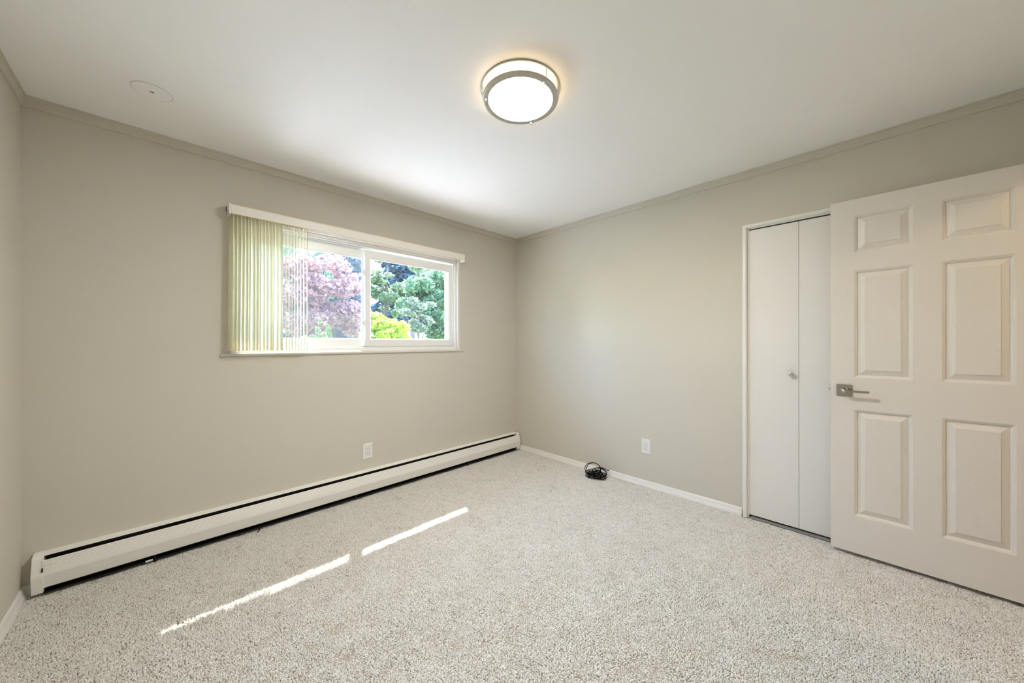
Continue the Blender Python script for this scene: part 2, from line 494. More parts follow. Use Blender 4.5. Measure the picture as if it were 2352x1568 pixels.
# main vinyl frame: stepped ring
def ring(mb, x0, x1, z0, z1, w, y0, y1):
    """picture-frame ring, outer rectangle x0..x1, z0..z1, member width w (or l, r, b, t)"""
    l, r, b, t = w if isinstance(w, tuple) else (w,) * 4
    out = [(x0, z0), (x1, z0), (x1, z1), (x0, z1)]
    inn = [(x0 + l, z0 + b), (x1 - r, z0 + b), (x1 - r, z1 - t), (x0 + l, z1 - t)]
    vs = [(x, y, z) for y in (y0, y1) for x, z in out] + [(x, y, z) for y in (y0, y1) for x, z in inn]
    fs = []
    for i in range(4):
        j = (i + 1) % 4
        fs += [(i, j, 8 + j, 8 + i), (4 + i, 12 + i, 12 + j, 4 + j), (i, 4 + i, 4 + j, j), (8 + i, 8 + j, 12 + j, 12 + i)]
    mb.add(vs, fs)
    return mb
fm = MB()
ring(fm, OX0, OX1, OZ0 + 0.003, OZ1, (0.014, 0.014, 0.012, 0.016), 0.014, 0.135)
ring(fm, OX0 + 0.014, OX1 - 0.014, OZ0 + 0.015, OZ1 - 0.016, (0.010, 0.010, 0.020, 0.012), 0.028, 0.042)
ring(fm, OX0 + 0.014, OX1 - 0.014, OZ0 + 0.015, OZ1 - 0.016, (0.010, 0.010, 0.034, 0.014), 0.076, 0.086)
ring(fm, OX0 + 0.014, OX1 - 0.014, OZ0 + 0.015, OZ1 - 0.016, (0.012, 0.012, 0.040, 0.018), 0.118, 0.135)
fm.build('frame', M_VINYL, parent=win, bevel=0.0012, seg=1)
def sash(x0, x1, z0, z1, w, y0, y1, gz):
    mb = MB()
    ring(mb, x0, x1, z0, z1, w, y0, y1)
    l, r, b, t = w
    ring(mb, x0 + l - 0.001, x1 - r + 0.001, z0 + b - 0.001, z1 - t + 0.001, 0.008, y0 + 0.008, y1 - 0.008)
    s_ = mb.build('sash', M_VINYL, parent=win, bevel=0.0012, seg=1)
    MB().box(x0 + l + 0.004, x1 - r - 0.004, gz - 0.002, gz + 0.002, z0 + b + 0.004, z1 - t - 0.004).build('pane', M_GLASS, parent=s_)
    return s_
sR = sash(-1.732, -0.870, 1.206, 2.010, (0.042, 0.036, 0.058, 0.066), 0.044, 0.074, 0.059)
sL = sash(-2.560, -1.690, 1.206, 2.014, (0.040, 0.040, 0.062, 0.066), 0.088, 0.116, 0.102)
# latch pair on the left-facing side of the meeting stile
for z in (1.815, 1.395):
    (MB().box(-1.732, -1.740, 0.050, 0.068, z - 0.030, z + 0.030).box(-1.740, -1.752, 0.054, 0.064, z - 0.012, z + 0.024)
     ).build('latch', M_VINYL, parent=sR, bevel=0.002)
# insect screen outside the left (sliding) half
ring_m = MB(); ring(ring_m, -2.566, -1.700, 1.215, 2.008, 0.018, 0.120, 0.130)
scr = ring_m.build('screen_frame', M_VINYL, parent=win)
MB().box(-2.550, -1.716, 0.1245, 0.1255, 1.230, 1.992).build('insect_screen', M_SCREEN, parent=scr)

# ------------------------------------------------------------------ vertical blind
bl = empty('vertical_blind', (-1.72, 0, 2.04))
tag(bl, 'ivory vertical blind drawn to the left of the window under a valance', 'blind')
VX0, VX1, VZ0, VZ1, VY = -2.622, -0.816, 2.045, 2.108, -0.092
pr = [(VY, 0.0), (VY, 0.052), (VY + 0.006, 0.060), (VY + 0.016, 0.063), (-0.012, 0.063), (-0.012, 0.058), (VY + 0.016, 0.058), (VY + 0.008, 0.054), (VY + 0.004, 0.048), (VY + 0.004, 0.0)]
MB().prism(pr, VX0 + 0.012, VX1 - 0.004, lambda p, q, t: (t, p, VZ0 + q)).build('valance', M_VALAN, parent=bl)
for z in (VZ0 - 0.0015, VZ0 + 0.0615):
    y0 = VY - 0.001 if z < 2.06 else VY + 0.008
    MB().box(VX0 + 0.012, VX1 - 0.004, y0, y0 + 0.004, z, z + 0.003).build('gold_edge', M_GOLD, parent=bl)
MB().box(VX0, VX0 + 0.012, VY + 0.001, -0.002, VZ0 - 0.001, VZ1).build('end_cap', M_VALAN, parent=bl, bevel=0.002)
MB().box(VX1 - 0.004, VX1 + 0.003, VY + 0.001, -0.002, VZ0 - 0.012, VZ1 - 0.006).build('end_cap', M_VALAN, parent=bl, bevel=0.002)
MB().box(VX0 + 0.02, VX1 - 0.012, -0.070, -0.026, 2.068, 2.094).build('head_rail', M_VINYL, parent=bl, bevel=0.002)
cw = MB().tube([(VX0 - 0.006, -0.030, 2.10), (VX0 - 0.008, -0.034, 2.075), (VX0 - 0.007, -0.036, 2.060)], 0.0018).build('chain', M_SLOT, parent=bl)
MB().lathe([(0.001, -0.007), (0.005, -0.005), (0.006, 0), (0.005, 0.005), (0.001, 0.007)], (VX0 - 0.007, -0.036, 2.057), n=12).build('chain_weight', M_CHROME, parent=bl, smooth=True)
NV = 24
vx = np.linspace(-2.603, -2.185, NV)
for i, x in enumerate(vx):
    t = i / (NV - 1)
    ang = (math.radians(-9) if t < 0.28 else math.radians(-8) if t < 0.64 else math.radians(9 + 3 * t)) + random.uniform(-0.05, 0.05)
    x += random.uniform(-0.002, 0.002)
    w, zt, zb = 0.083, 2.064, 1.184 + random.uniform(0, 0.004)
    mb = MB()
    nseg = 6
    prof = []
    for k in range(nseg + 1):
        s_ = (k / nseg - 0.5) * w
        c_ = 0.004 * (1 - (2 * k / nseg - 1) ** 2)
        prof.append((s_, c_))
    pts = [(p, q) for p, q in prof] + [(p, q - 0.0008) for p, q in reversed(prof)]
    ca, sa = math.cos(ang), math.sin(ang)
    drift = random.uniform(-0.004, 0.002) - 0.006 * (1 - t)
    mb.prism(pts, zt, zb, lambda p, q, z: (x + p * sa + q * ca + drift * (zt - z) / (zt - zb), -0.049 + p * ca - q * sa, z))
    v = mb.build('vane', M_VANE, parent=bl, smooth=True, angle=60)
    MB().box(x - 0.003, x + 0.003, -0.055, -0.043, 2.060, 2.070).build('carrier_clip', M_PLAST, parent=v)
wm = MB().tube([(-2.176, -0.030, 2.068), (-2.176, -0.030, 2.0), (-2.1755, -0.030, 1.42)], 0.0035, 8)
wm.lathe([(0.0045, 0), (0.005, 0.02), (0.0035, 0.03)], (-2.1755, -0.030, 1.405), n=8)
wm.build('wand', mat('wand_grey_acrylic', (0.50, 0.48, 0.42), 0.3, var=(20, 0.05)), parent=bl, smooth=True)

# ------------------------------------------------------------------ baseboard heater
ht = empty('baseboard_heater', (-1.7, 0, 0))
tag(ht, 'long white hydronic baseboard heater with a black top slot', 'heater')
HX0, HX1 = -3.328, -0.060
cx = lambda p, q, t: (t, p, q)
# back plate + curved top lip
MB().prism([(0, 0.02), (-0.003, 0.02), (-0.003, 0.196), (-0.032, 0.1965), (-0.043, 0.1945), (-0.0440, 0.1915), (-0.042, 0.1915), (-0.032, 0.1940), (-0.001, 0.2005), (0, 0.2005)], HX0, HX1, cx).build('top_panel', M_HEAT, parent=ht)
fp = [(-0.062, 0.176), (-0.0635, 0.178), (-0.0655, 0.176)]
zz_ = 0.169
yy = -0.0662
for k in range(5):                                # the pressed ribs in the upper half of the front panel
    fp += [(yy, zz_), (yy + 0.0013, zz_ - 0.002), (yy - 0.0002, zz_ - 0.004)]
    zz_ -= 0.0085; yy -= 0.0009
fp += [(-0.0725, 0.110), (-0.0725, 0.104), (-0.0625, 0.044), (-0.0605, 0.042), (-0.059, 0.042), (-0.0605, 0.046), (-0.0695, 0.104), (-0.0695, 0.110), (-0.062, 0.170)]
MB().prism(fp, HX0, HX1, cx).build('front_panel', M_HEAT, parent=ht)
MB().prism([(-0.012, 0.150), (-0.052, 0.166), (-0.055, 0.163), (-0.012, 0.146)], HX0, HX1, cx).build('damper', M_DAMP, parent=ht)
MB().prism([(-0.004, 0.012), (-0.058, 0.012), (-0.058, 0.015), (-0.0075, 0.015), (-0.0075, 0.185), (-0.004, 0.185)], HX0, HX1, cx).build('back_plate', M_DARK, parent=ht)
el = MB()
el.tube([(HX0 + 0.02, -0.034, 0.085), (HX1 - 0.02, -0.034, 0.085)], 0.011, 10)
el.build('heating_pipe', mat('copper_pipe_dull', (0.20, 0.11, 0.07), 0.5, 0.8, var=(10, 0.2)), parent=ht)
fi = MB()
for k in range(300):
    x = HX0 + 0.06 + k * (HX1 - HX0 - 0.12) / 299
    fi.box(x, x + 0.0008, -0.058, -0.010, 0.055, 0.115)
f_ = fi.build('fins', M_DARK, parent=ht); f_['kind'] = 'stuff'
def endcap(x0, x1, z0, flip):
    # outline of the cap seen from the end
    prof = [(0, z0 + 0.01), (0, 0.203), (-0.030, 0.203), (-0.046, 0.197), (-0.056, 0.186), (-0.0765, 0.112), (-0.0765, 0.102), (-0.064, z0), (-0.050, z0)]
    mb = MB().prism(prof, x0, x1, cx)
    o = mb.build('end_cap', M_HEAT, parent=ht, bevel=0.003)
    return o
e1 = endcap(-3.362, HX0 + 0.002, 0.020, 1)
MB().box(-3.330, -3.3255, -0.078, -0.064, 0.125, 0.143).build('clip_slot', M_SLOT, parent=e1)
e2 = endcap(HX1 - 0.002, -0.022, 0.016, -1)
MB().box(-0.056, -0.036, -0.030, -0.014, 0.2025, 0.2045).build('clip_slot', M_SLOT, parent=e2)
for x in (-2.95, -1.85, -0.75):
    MB().prism([(-0.010, 0.0), (-0.055, 0.0), (-0.057, 0.03), (-0.050, 0.044), (-0.010, 0.044)], x, x + 0.006, cx).build('bracket', M_DARK, parent=ht)
MB().box(-2.985, -2.955, -0.060, -0.048, 0.012, 0.020).build('glide_foot', M_PLAST, parent=ht, bevel=0.003)

tw = MB().tube([(-2.475, -0.080, 0.030), (-2.470, -0.088, 0.022), (-2.474, -0.096, 0.014), (-2.482, -0.104, 0.010)], 0.0035, 7).build('wire_scrap', M_CORD)
tag(tw, 'small black wire scrap sticking out below the heater onto the carpet', 'wire')

# ------------------------------------------------------------------ outlets
def outlet(name, c, wall, label, extra=False):
    """duplex receptacle with a square-cornered screwless plate; built in wall coordinates (s along the wall, n out of it)"""
    w, h = 0.078, 0.124
    cv = (lambda s, n, z: (c[0] + s, c[1] - n, c[2] + z)) if wall == 'far' else (lambda s, n, z: (c[0] - n, c[1] - s, c[2] + z))
    root = empty(name, c)
    tag(root, label, 'outlet', group=None)
    def bx(mb, s0, s1, n0, n1, z0, z1):
        a, b_ = cv(s0, n0, z0), cv(s1, n1, z1)
        return mb.box(a[0], b_[0], a[1], b_[1], a[2], b_[2])
    # plate as bevelled slab with a rectangular window
    mb = MB()
    o_ = [(-w / 2, -h / 2), (w / 2, -h / 2), (w / 2, h / 2), (-w / 2, h / 2)]
    o2 = [(x * 0.93, z * 0.955) for x, z in o_]
    i_ = [(x * 0.0175 / (w / 2), z * 0.034 / (h / 2)) for x, z in o_]
    vs = [cv(x, 0.0, z) for x, z in o_] + [cv(x, 0.0035, z) for x, z in o_] + [cv(x, 0.0065, z) for x, z in o2] + [cv(x, 0.0065, z) for x, z in i_] + [cv(x, 0.002, z) for x, z in i_]
    fs = []
    for k in range(4):
        for i in range(4):
            j = (i + 1) % 4
            fs.append((k * 4 + i, k * 4 + j, (k + 1) * 4 + j, (k + 1) * 4 + i))
    fs.append((0, 1, 2, 3))
    mb.add(vs, fs)
    mb.build('cover_plate', M_PLAST, parent=root)
    mb = MB(); bx(mb, -0.0165, 0.0165, 0.0015, 0.0055, -0.033, 0.033)
    rc = mb.build('receptacle', M_PLAST, parent=root, bevel=0.0012)
    for z in (0.016, -0.018):
        for s in (-0.0065, 0.0065):
            mb = MB(); bx(mb, s - 0.001, s + 0.001, 0.0050, 0.0058, z + 0.001, z + 0.0085)
            mb.build('slot', M_SLOT, parent=rc)
        p_ = cv(0, 0.0051, z - 0.0065)
        mb = MB().lathe([(0.0026, -0.0007), (0.0026, 0.0007)], p_, axis='y' if wall == 'far' else 'x', n=10)
        mb.build('ground_hole', M_SLOT, parent=rc)
    if extra:
        pts = [cv(s, 0.0075, z) for s, z in ((0.018, 0.052), (0.012, 0.047), (0.003, 0.048), (-0.008, 0.051), (-0.014, 0.049), (-0.013, 0.042), (-0.006, 0.038), (0.004, 0.040), (0.011, 0.040))]
        MB().tube(pts, 0.0022, 7).build('white_squiggle', mat('gloss_white', (0.95, 0.94, 0.92), 0.1, var=(30, 0.02)), parent=root, smooth=True)  # raised glossy white squiggle across the top of the plate
    return root
outlet('wall_outlet', (-1.734, 0, 0.350), 'far', 'white wall outlet below the window with a glossy white squiggle on its plate', True)
outlet('wall_outlet', (0, -1.561, 0.347), 'right', 'white wall outlet on the right wall above the black cord coil')

# ------------------------------------------------------------------ closet: door_2 (folding), track
d2 = empty('door_2', (0.02, CY0, 0))
tag(d2, 'flat white bifold closet doors partly hidden behind the open door', 'door', 'structure')
seams = [CY0 - 0.006, -2.586, -2.873, -3.160, CY1 + 0.006]
for k in range(4):
    a, b_ = seams[k] - (0.0008 if k else 0), seams[k + 1] + 0.0008
    pn = MB().box(0.006, 0.036, a, b_, 0.022, 2.019).build('door_panel', M_CLOS, parent=d2, bevel=0.0012, seg=1)
    if k in (0, 3):
        ky = -2.548 if k == 0 else -3.20
        MB().lathe([(0.0055, 0.012), (0.006, 0.002), (0.0065, -0.008), (0.010, -0.012), (0.0150, -0.0165), (0.0162, -0.021), (0.0150, -0.0255), (0.010, -0.029), (0.001, -0.0305)],
                   (0.0, ky, 1.027), axis='x', n=28).build('knob', M_CHROME, parent=pn, smooth=True, angle=60)
tr = MB().prism([(0.0, 0.004), (0.03, 0.004), (0.03, 0.010), (0.018, 0.010), (0.018, 0.007), (0.012, 0.007), (0.012, 0.010), (0.0, 0.010)], CY0 - 0.02, CY1 + 0.01, lambda p, q, t: (p - 0.016, t, q + 0.003))
tr.build('floor_track', M_TRACK, parent=d2)
MB().box(0.012, 0.030, CY0 - 0.01, CY1 + 0.01, 2.021, 2.027).build('head_track', M_DARK, parent=d2)

# ------------------------------------------------------------------ door_1: six-panel door swung open against the closet wall
DXF, DXB = -0.103, -0.068                 # faces
DY0, DY1, DB, DT = -2.746, -3.508, 0.022, 2.053
d1 = empty('door_1', (-0.085, DY1, 0))
tag(d1, 'white six-panel room door swung open in front of the closet', 'door', 'structure')
ys = [(-2.848, -3.072), (-3.171, -3.392)]
zs = [(0.236, 0.845), (1.030, 1.643), (1.748, 1.958)]
ycuts = [DY0, ys[0][0], ys[0][1], ys[1][0], ys[1][1], DY1]
zcuts = [DB, zs[0][0], zs[0][1], zs[1][0], zs[1][1], zs[2][0], zs[2][1], DT]
STK = [(0, 0), (0.0015, 0.0016), (0.005, 0.0024), (0.0062, 0.0042), (0.0095, 0.0052), (0.0105, 0.0085), (0.0140, 0.0130), (0.0185, 0.0130)]   # inset, depth
for face, sgn in ((DXF, 1), (DXB, -1)):
    pass
leaf = MB()
for face, sgn in ((DXF, 1), (DXB, -1)):
    for i in range(5):
        for j in range(7):
            if i in (1, 3) and j in (1, 3, 5):
                y0, y1, z0, z1 = ycuts[i], ycuts[i + 1], zcuts[j], zcuts[j + 1]
                rects = []
                for ins, dp in STK:
                    x = face + sgn * dp
                    rects.append([(x, y0 - ins, z0 + ins), (x, y1 + ins, z0 + ins), (x, y1 + ins, z1 - ins), (x, y0 - ins, z1 - ins)])
                vs = [v for r in rects for v in r]
                fs = [(k * 4 + a, k * 4 + (a + 1) % 4, (k + 1) * 4 + (a + 1) % 4, (k + 1) * 4 + a) for k in range(len(rects) - 1) for a in range(4)]
                n = (len(rects) - 1) * 4
                fs.append((n, n + 1, n + 2, n + 3))
                leaf.add(vs, fs)
            else:
                leaf.add([(face, ycuts[i], zcuts[j]), (face, ycuts[i + 1], zcuts[j]), (face, ycuts[i + 1], zcuts[j + 1]), (face, ycuts[i], zcuts[j + 1])], [(0, 1, 2, 3)])
for a, b_ in ((DY0, DY0), (DY1, DY1)):
    leaf.add([(DXF, a, DB), (DXB, a, DB), (DXB, a, DT), (DXF, a, DT)], [(0, 1, 2, 3)])
for z in (DB, DT):
    leaf.add([(DXF, DY0, z), (DXB, DY0, z), (DXB, DY1, z), (DXF, DY1, z)], [(0, 1, 2, 3)])
lf = leaf.build('leaf', M_DOORW, parent=d1)
bm = bmesh.new(); bm.from_mesh(lf.data)
bmesh.ops.remove_doubles(bm, verts=bm.verts, dist=1e-5)
bmesh.ops.recalc_face_normals(bm, faces=bm.faces)
bm.to_mesh(lf.data); bm.free()
# raised fields, grain runs up the door with a cathedral figure
M_PANEL = mat('door_panel_grain', (0.74, 0.71, 0.66), 0.42)
nt = M_PANEL.node_tree
tc = nt.nodes.new('ShaderNodeTexCoord')
mp = nt.nodes.new('ShaderNodeMapping'); mp.inputs['Scale'].default_value = (1, 1, 0.16)
wv = nt.nodes.new('ShaderNodeTexWave'); wv.wave_type = 'RINGS'; wv.rings_direction = 'SPHERICAL'
wv.inputs['Scale'].default_value = 60; wv.inputs['Distortion'].default_value = 9; wv.inputs['Detail'].default_value = 3; wv.inputs['Detail Scale'].default_value = 0.8
bp = nt.nodes.new('ShaderNodeBump'); bp.inputs['Strength'].default_value = 0.22; bp.inputs['Distance'].default_value = 0.001
nt.links.new(tc.outputs['Object'], mp.inputs[0]); nt.links.new(mp.outputs[0], wv.inputs['Vector'])
nt.links.new(wv.outputs['Fac'], bp.inputs['Height']); nt.links.new(bp.outputs[0], nt.nodes['Principled BSDF'].inputs['Normal'])
for y0, y1 in ys:
    for z0, z1 in zs:
        for face, sgn in ((DXF, 1), (DXB, -1)):
            rects = []
            for ins, dp in ((0.0145, 0.0133), (0.0145, 0.0127), (0.0165, 0.0122), (0.0420, 0.0030), (0.0428, 0.0008)):
                x = face + sgn * dp
                rects.append([(x, y0 - ins, z0 + ins), (x, y1 + ins, z0 + ins), (x, y1 + ins, z1 - ins), (x, y0 - ins, z1 - ins)])
            vs = [v for r in rects for v in r]
            fs = [(k * 4 + a, k * 4 + (a + 1) % 4, (k + 1) * 4 + (a + 1) % 4, (k + 1) * 4 + a) for k in range(len(rects) - 1) for a in range(4)]
            n = (len(rects) - 1) * 4
            fs += [(n, n + 1, n + 2, n + 3), (3, 2, 1, 0)]
            MB().add(vs, fs).build('raised_panel', M_PANEL, parent=d1, loc=(face, (y0 + y1) / 2, z0 - 0.12))
# hardware
HY, HZ = -2.805, 0.954
rs = MB().box(DXF - 0.008, DXF + 0.002, HY - 0.033, HY + 0.033, HZ - 0.033, HZ + 0.033).build('rose_plate', M_NICK, parent=d1, bevel=0.0015)
lv = (MB().lathe([(0.017, 0.0), (0.017, -0.010), (0.0135, -0.013), (0.0125, -0.038), (0.0115, -0.048), (0.008, -0.050), (0.001, -0.050)], (DXF - 0.007, HY, HZ), axis='x', n=28)
      ).build('lever_neck', M_NICK, parent=d1, smooth=True)
lm = MB()
pts = [(DXF - 0.052, HY + 0.004, HZ), (DXF - 0.053, HY - 0.03, HZ - 0.001), (DXF - 0.054, HY - 0.105, HZ - 0.004)]
lm.box(DXF - 0.060, DXF - 0.047, HY + 0.012, HY - 0.104, HZ - 0.0065, HZ + 0.0065)
lo = lm.build('lever', M_NICK, parent=d1, bevel=0.004, seg=3)
MB().lathe([(0.0075, 0.0), (0.0075, -0.003), (0.005, -0.0045), (0.001, -0.0045)], (DXF - 0.059, HY, HZ), axis='x', n=20).build('lock_button', M_CHROME, parent=lo, smooth=True)
MB().prism([(-0.004, 0), (0.004, 0), (0.004, 0.012), (-0.004, 0.009)], HZ - 0.006, HZ + 0.010, lambda p, q, t: (-0.0855 + p, DY0 + q, t)).build('latch_bolt', M_CHROME, parent=d1, bevel=0.001)
MB().box(-0.098, -0.073, DY0 - 0.0005, DY0 + 0.001, HZ - 0.028, HZ + 0.028).build('latch_plate', M_CHROME, parent=d1)
for z in (0.25, 1.05, 1.85):
    MB().lathe([(0.006, -0.045), (0.006, 0.045)], (DXF + 0.002, DY1 - 0.005, z), n=12).build('hinge', M_NICK, parent=d1, smooth=True)

# ------------------------------------------------------------------ ceiling light
LX, LY = -1.7007, -1.7301
la = empty('ceiling_light', (LX, LY, H))
tag(la, 'round flush ceiling light with a brushed nickel ring and glowing white diffuser', 'light')
c0 = (LX, LY, H)
MB().lathe([(0.150, -0.001), (0.1845, -0.001), (0.1865, -0.004), (0.1850, -0.0085), (0.178, -0.0090), (0.150, -0.0090)], c0, n=96, closed=True).build('base_ring', M_LAMPM, parent=la, smooth=True)
MB().lathe([(0.162, -0.008), (0.173, -0.010), (0.173, -0.043), (0.166, -0.0445), (0.162, -0.043)], c0, n=96, closed=True).build('side_band', M_BAND, parent=la, smooth=True)
MB().lathe([(0.152, -0.044), (0.174, -0.042), (0.1800, -0.0440), (0.1812, -0.0480), (0.1790, -0.0530), (0.1565, -0.0560), (0.1525, -0.0540)], c0, n=96, closed=True).build('trim_ring', M_LAMPM, parent=la, smooth=True)
MB().lathe([(0.1545, -0.0480), (0.1545, -0.0530), (0.146, -0.0555), (0.10, -0.0570), (0.04, -0.0578), (0.001, -0.0580)], c0, n=96).build('diffuser', M_DISC, parent=la, smooth=True)
for a in (-96, 143, 25):
    a = math.radians(a)
    px, py = LX + 0.1775 * math.cos(a), LY + 0.1775 * math.sin(a)
    MB().tube([(px, py, H - 0.006), (px, py, H - 0.046)], 0.0024, 8).build('post', M_LAMPM, parent=la, smooth=True)
    px, py = LX + 0.168 * math.cos(a), LY + 0.168 * math.sin(a)
    MB().lathe([(0.0045, -0.052), (0.0055, -0.056), (0.0055, -0.062), (0.0035, -0.0655), (0.0008, -0.0660)], (px, py, H), n=14).build('finial', M_CHROME, parent=la, smooth=True)

# blank round cover on the ceiling
cp = empty('ceiling_cover_plate', (-2.945, -0.477, H))
tag(cp, 'flat round white blank cover plate with a dark centre slot on the ceiling', 'cover plate')
MB().lathe([(0.0695, -0.0002), (0.0695, -0.0016), (0.068, -0.0026), (0.004, -0.0026), (0.001, -0.0026)], (-2.945, -0.477, H), n=64).build('plate', M_CEIL, parent=cp, smooth=True, angle=30)
MB().lathe([(0.0694, -0.0001), (0.0716, -0.0001), (0.0716, -0.0012), (0.0694, -0.0012)], (-2.945, -0.477, H), n=64, closed=True).build('edge_shade_ring', mat('edge_shade_grey', (0.55, 0.54, 0.51), 0.8, var=(20, 0.1)), parent=cp)  # grey ring added; its colour stands in for the plate's edge shadow
MB().box(-2.954, -2.938, -0.480, -0.474, H - 0.0034, H - 0.0022).build('slot', M_SLOT, parent=cp)

# hall ceiling lamp (seen only by its warm spill on the door)
hp = empty('hall_ceiling_light', (-0.95, -RD - 0.85, H))
tag(hp, 'small round hall ceiling light outside the bedroom doorway', 'light')
MB().lathe([(0.10, -0.001), (0.14, -0.001), (0.145, -0.02), (0.13, -0.03), (0.10, -0.03)], (-0.95, -RD - 0.85, H), n=40, closed=True).build('base_ring', M_LAMPM, parent=hp, smooth=True)
MB().lathe([(0.128, -0.03), (0.12, -0.06), (0.08, -0.085), (0.03, -0.095), (0.001, -0.096)], (-0.95, -RD - 0.85, H), n=40).build('diffuser', M_HALLL, parent=hp, smooth=True)

# ------------------------------------------------------------------ coiled black cord
rc = random.Random(3)
pts = []
ccx, ccy = -0.112, -1.115
nl = 9
for k in range(nl * 40):
    t = k / 40
    a = 2 * math.pi * t
    lp = int(t)
    R_ = 0.062 + 0.020 * math.sin(lp * 2.1 + 0.4) + 0.004 * math.sin(3 * a + lp)
    ecc = 0.85 + 0.12 * math.sin(lp * 1.3)
    ox, oy = 0.012 * math.sin(lp * 1.9), 0.016 * math.cos(lp * 2.7)
    u, v = R_ * math.cos(a), R_ * 1.15 * math.sin(a)
    rest = 0.009 + lp * 0.0042
    tilt = 0.10 * math.sin(lp * 1.7) + 0.06
    x, y = ccx + ox + u * ecc, ccy + oy + v
    z = max(0.008, rest + tilt * (u + 0.03) + 0.006 * math.sin(2 * a + lp))
    pts.append([min(x, -0.020), y, z])
# two loose loops standing up towards the corner side, then one over to the right with the free end
def loop(c, ex, ez, r1, r2, a0, a1, n=26):
    out = []
    for i in range(n + 1):
        a = a0 + (a1 - a0) * i / n
        out.append([c[0] + ex[0] * r1 * math.cos(a) + ez[0] * r2 * math.sin(a), c[1] + ex[1] * r1 * math.cos(a) + ez[1] * r2 * math.sin(a), c[2] + ex[2] * r1 * math.cos(a) + ez[2] * r2 * math.sin(a)])
    return out
ex = (0.45, -0.89, 0)
pts += loop((-0.075, -1.055, 0.058), ex, (0.25, 0.1, 0.96), 0.076, 0.060, -0.5, 2 * math.pi - 0.9)
pts += loop((-0.070, -1.058, 0.056), ex, (0.30, 0.1, 0.95), 0.066, 0.060, -0.9, 2 * math.pi - 1.6)
pts += loop((-0.075, -1.125, 0.045), (0.35, -0.93, 0), (0.15, 0.0, 0.98), 0.070, 0.044, -1.2, 2 * math.pi - 1.8)
pts += loop((-0.080, -1.140, 0.042), (0.30, -0.95, 0), (0.10, 0.0, 0.98), 0.052, 0.042, -1.8, 2.3)
pts += [[-0.060, -1.10, 0.100], [-0.050, -1.13, 0.094], [-0.040, -1.165, 0.078], [-0.034, -1.185, 0.070]]
P = np.array(pts) + np.array([-0.010, -0.020, 0.0])
P[nl * 40:] += np.array([-0.007, -0.014, -0.002])
for _ in range(3):
    P[1:-1] = 0.25 * P[:-2] + 0.5 * P[1:-1] + 0.25 * P[2:]
P[:, 2] = np.maximum(P[:, 2], 0.008)
P[:, 0] = np.minimum(P[:, 0], -0.020)
cd = empty('cord_coil', (ccx, ccy, 0))
tag(cd, 'tangled coil of thin black cord on the carpet by the right baseboard', 'cord')
MB().tube(P.tolist(), 0.0034, 7).build('cord', M_CORD, parent=cd, smooth=True)
e = P[-1]
MB().tube([e, e + np.array([0.003, -0.014, 0.001])], 0.0052, 8).build('connector', M_CORD, parent=cd, smooth=True)

# ------------------------------------------------------------------ outside: house wall, eave, ground
bw = empty('wall_outside', (-1.7, WT, 0))
tag(bw, 'brick outer wall of the house around the window', 'wall', 'structure')
MB().box(-8, OX0 - 0.01, WT, WT + 0.10, -0.5, 2.55).build('brickwork', M_BRICK, parent=bw)
MB().box(OX1 + 0.01, 6, WT, WT + 0.10, -0.5, 2.55).build('brickwork', M_BRICK, parent=bw)
MB().box(OX0 - 0.01, OX1 + 0.01, WT, WT + 0.10, -0.5, OZ0 - 0.02).build('brickwork', M_BRICK, parent=bw)
MB().box(OX0 - 0.01, OX1 + 0.01, WT, WT + 0.10, OZ1 + 0.01, 2.55).build('brickwork', M_BRICK, parent=bw)
EV_Y = 0.85
EV_Z = 1.404 + (EV_Y - 0.08) * (1.168 / 0.75)
rf = MB().prism([(0.14, 2.60), (EV_Y - 0.02, 2.60), (EV_Y - 0.02, EV_Z), (EV_Y, EV_Z), (EV_Y, EV_Z + 0.16), (0.14, EV_Z + 0.45), (0.14, 2.65)], -8, 6, cx).build('roof_eave', M_SOFF)
tag(rf, 'white soffit and fascia of the eave above the window', 'eave', 'structure')
gd = MB().box(-60, 60, 0.24, 80, -0.6, -0.42).build('ground_lawn', M_GRASS)
tag(gd, 'green lawn outside the window', 'lawn', 'structure')
pt = MB().box(-9, 8, 0.24, 6.5, -0.44, -0.38).build('patio', M_CONC, bevel=0.01)  # out of view, added and sized to bounce daylight onto the ceiling
tag(pt, 'unseen pale concrete patio added to bounce light onto the ceiling', 'patio', 'structure')

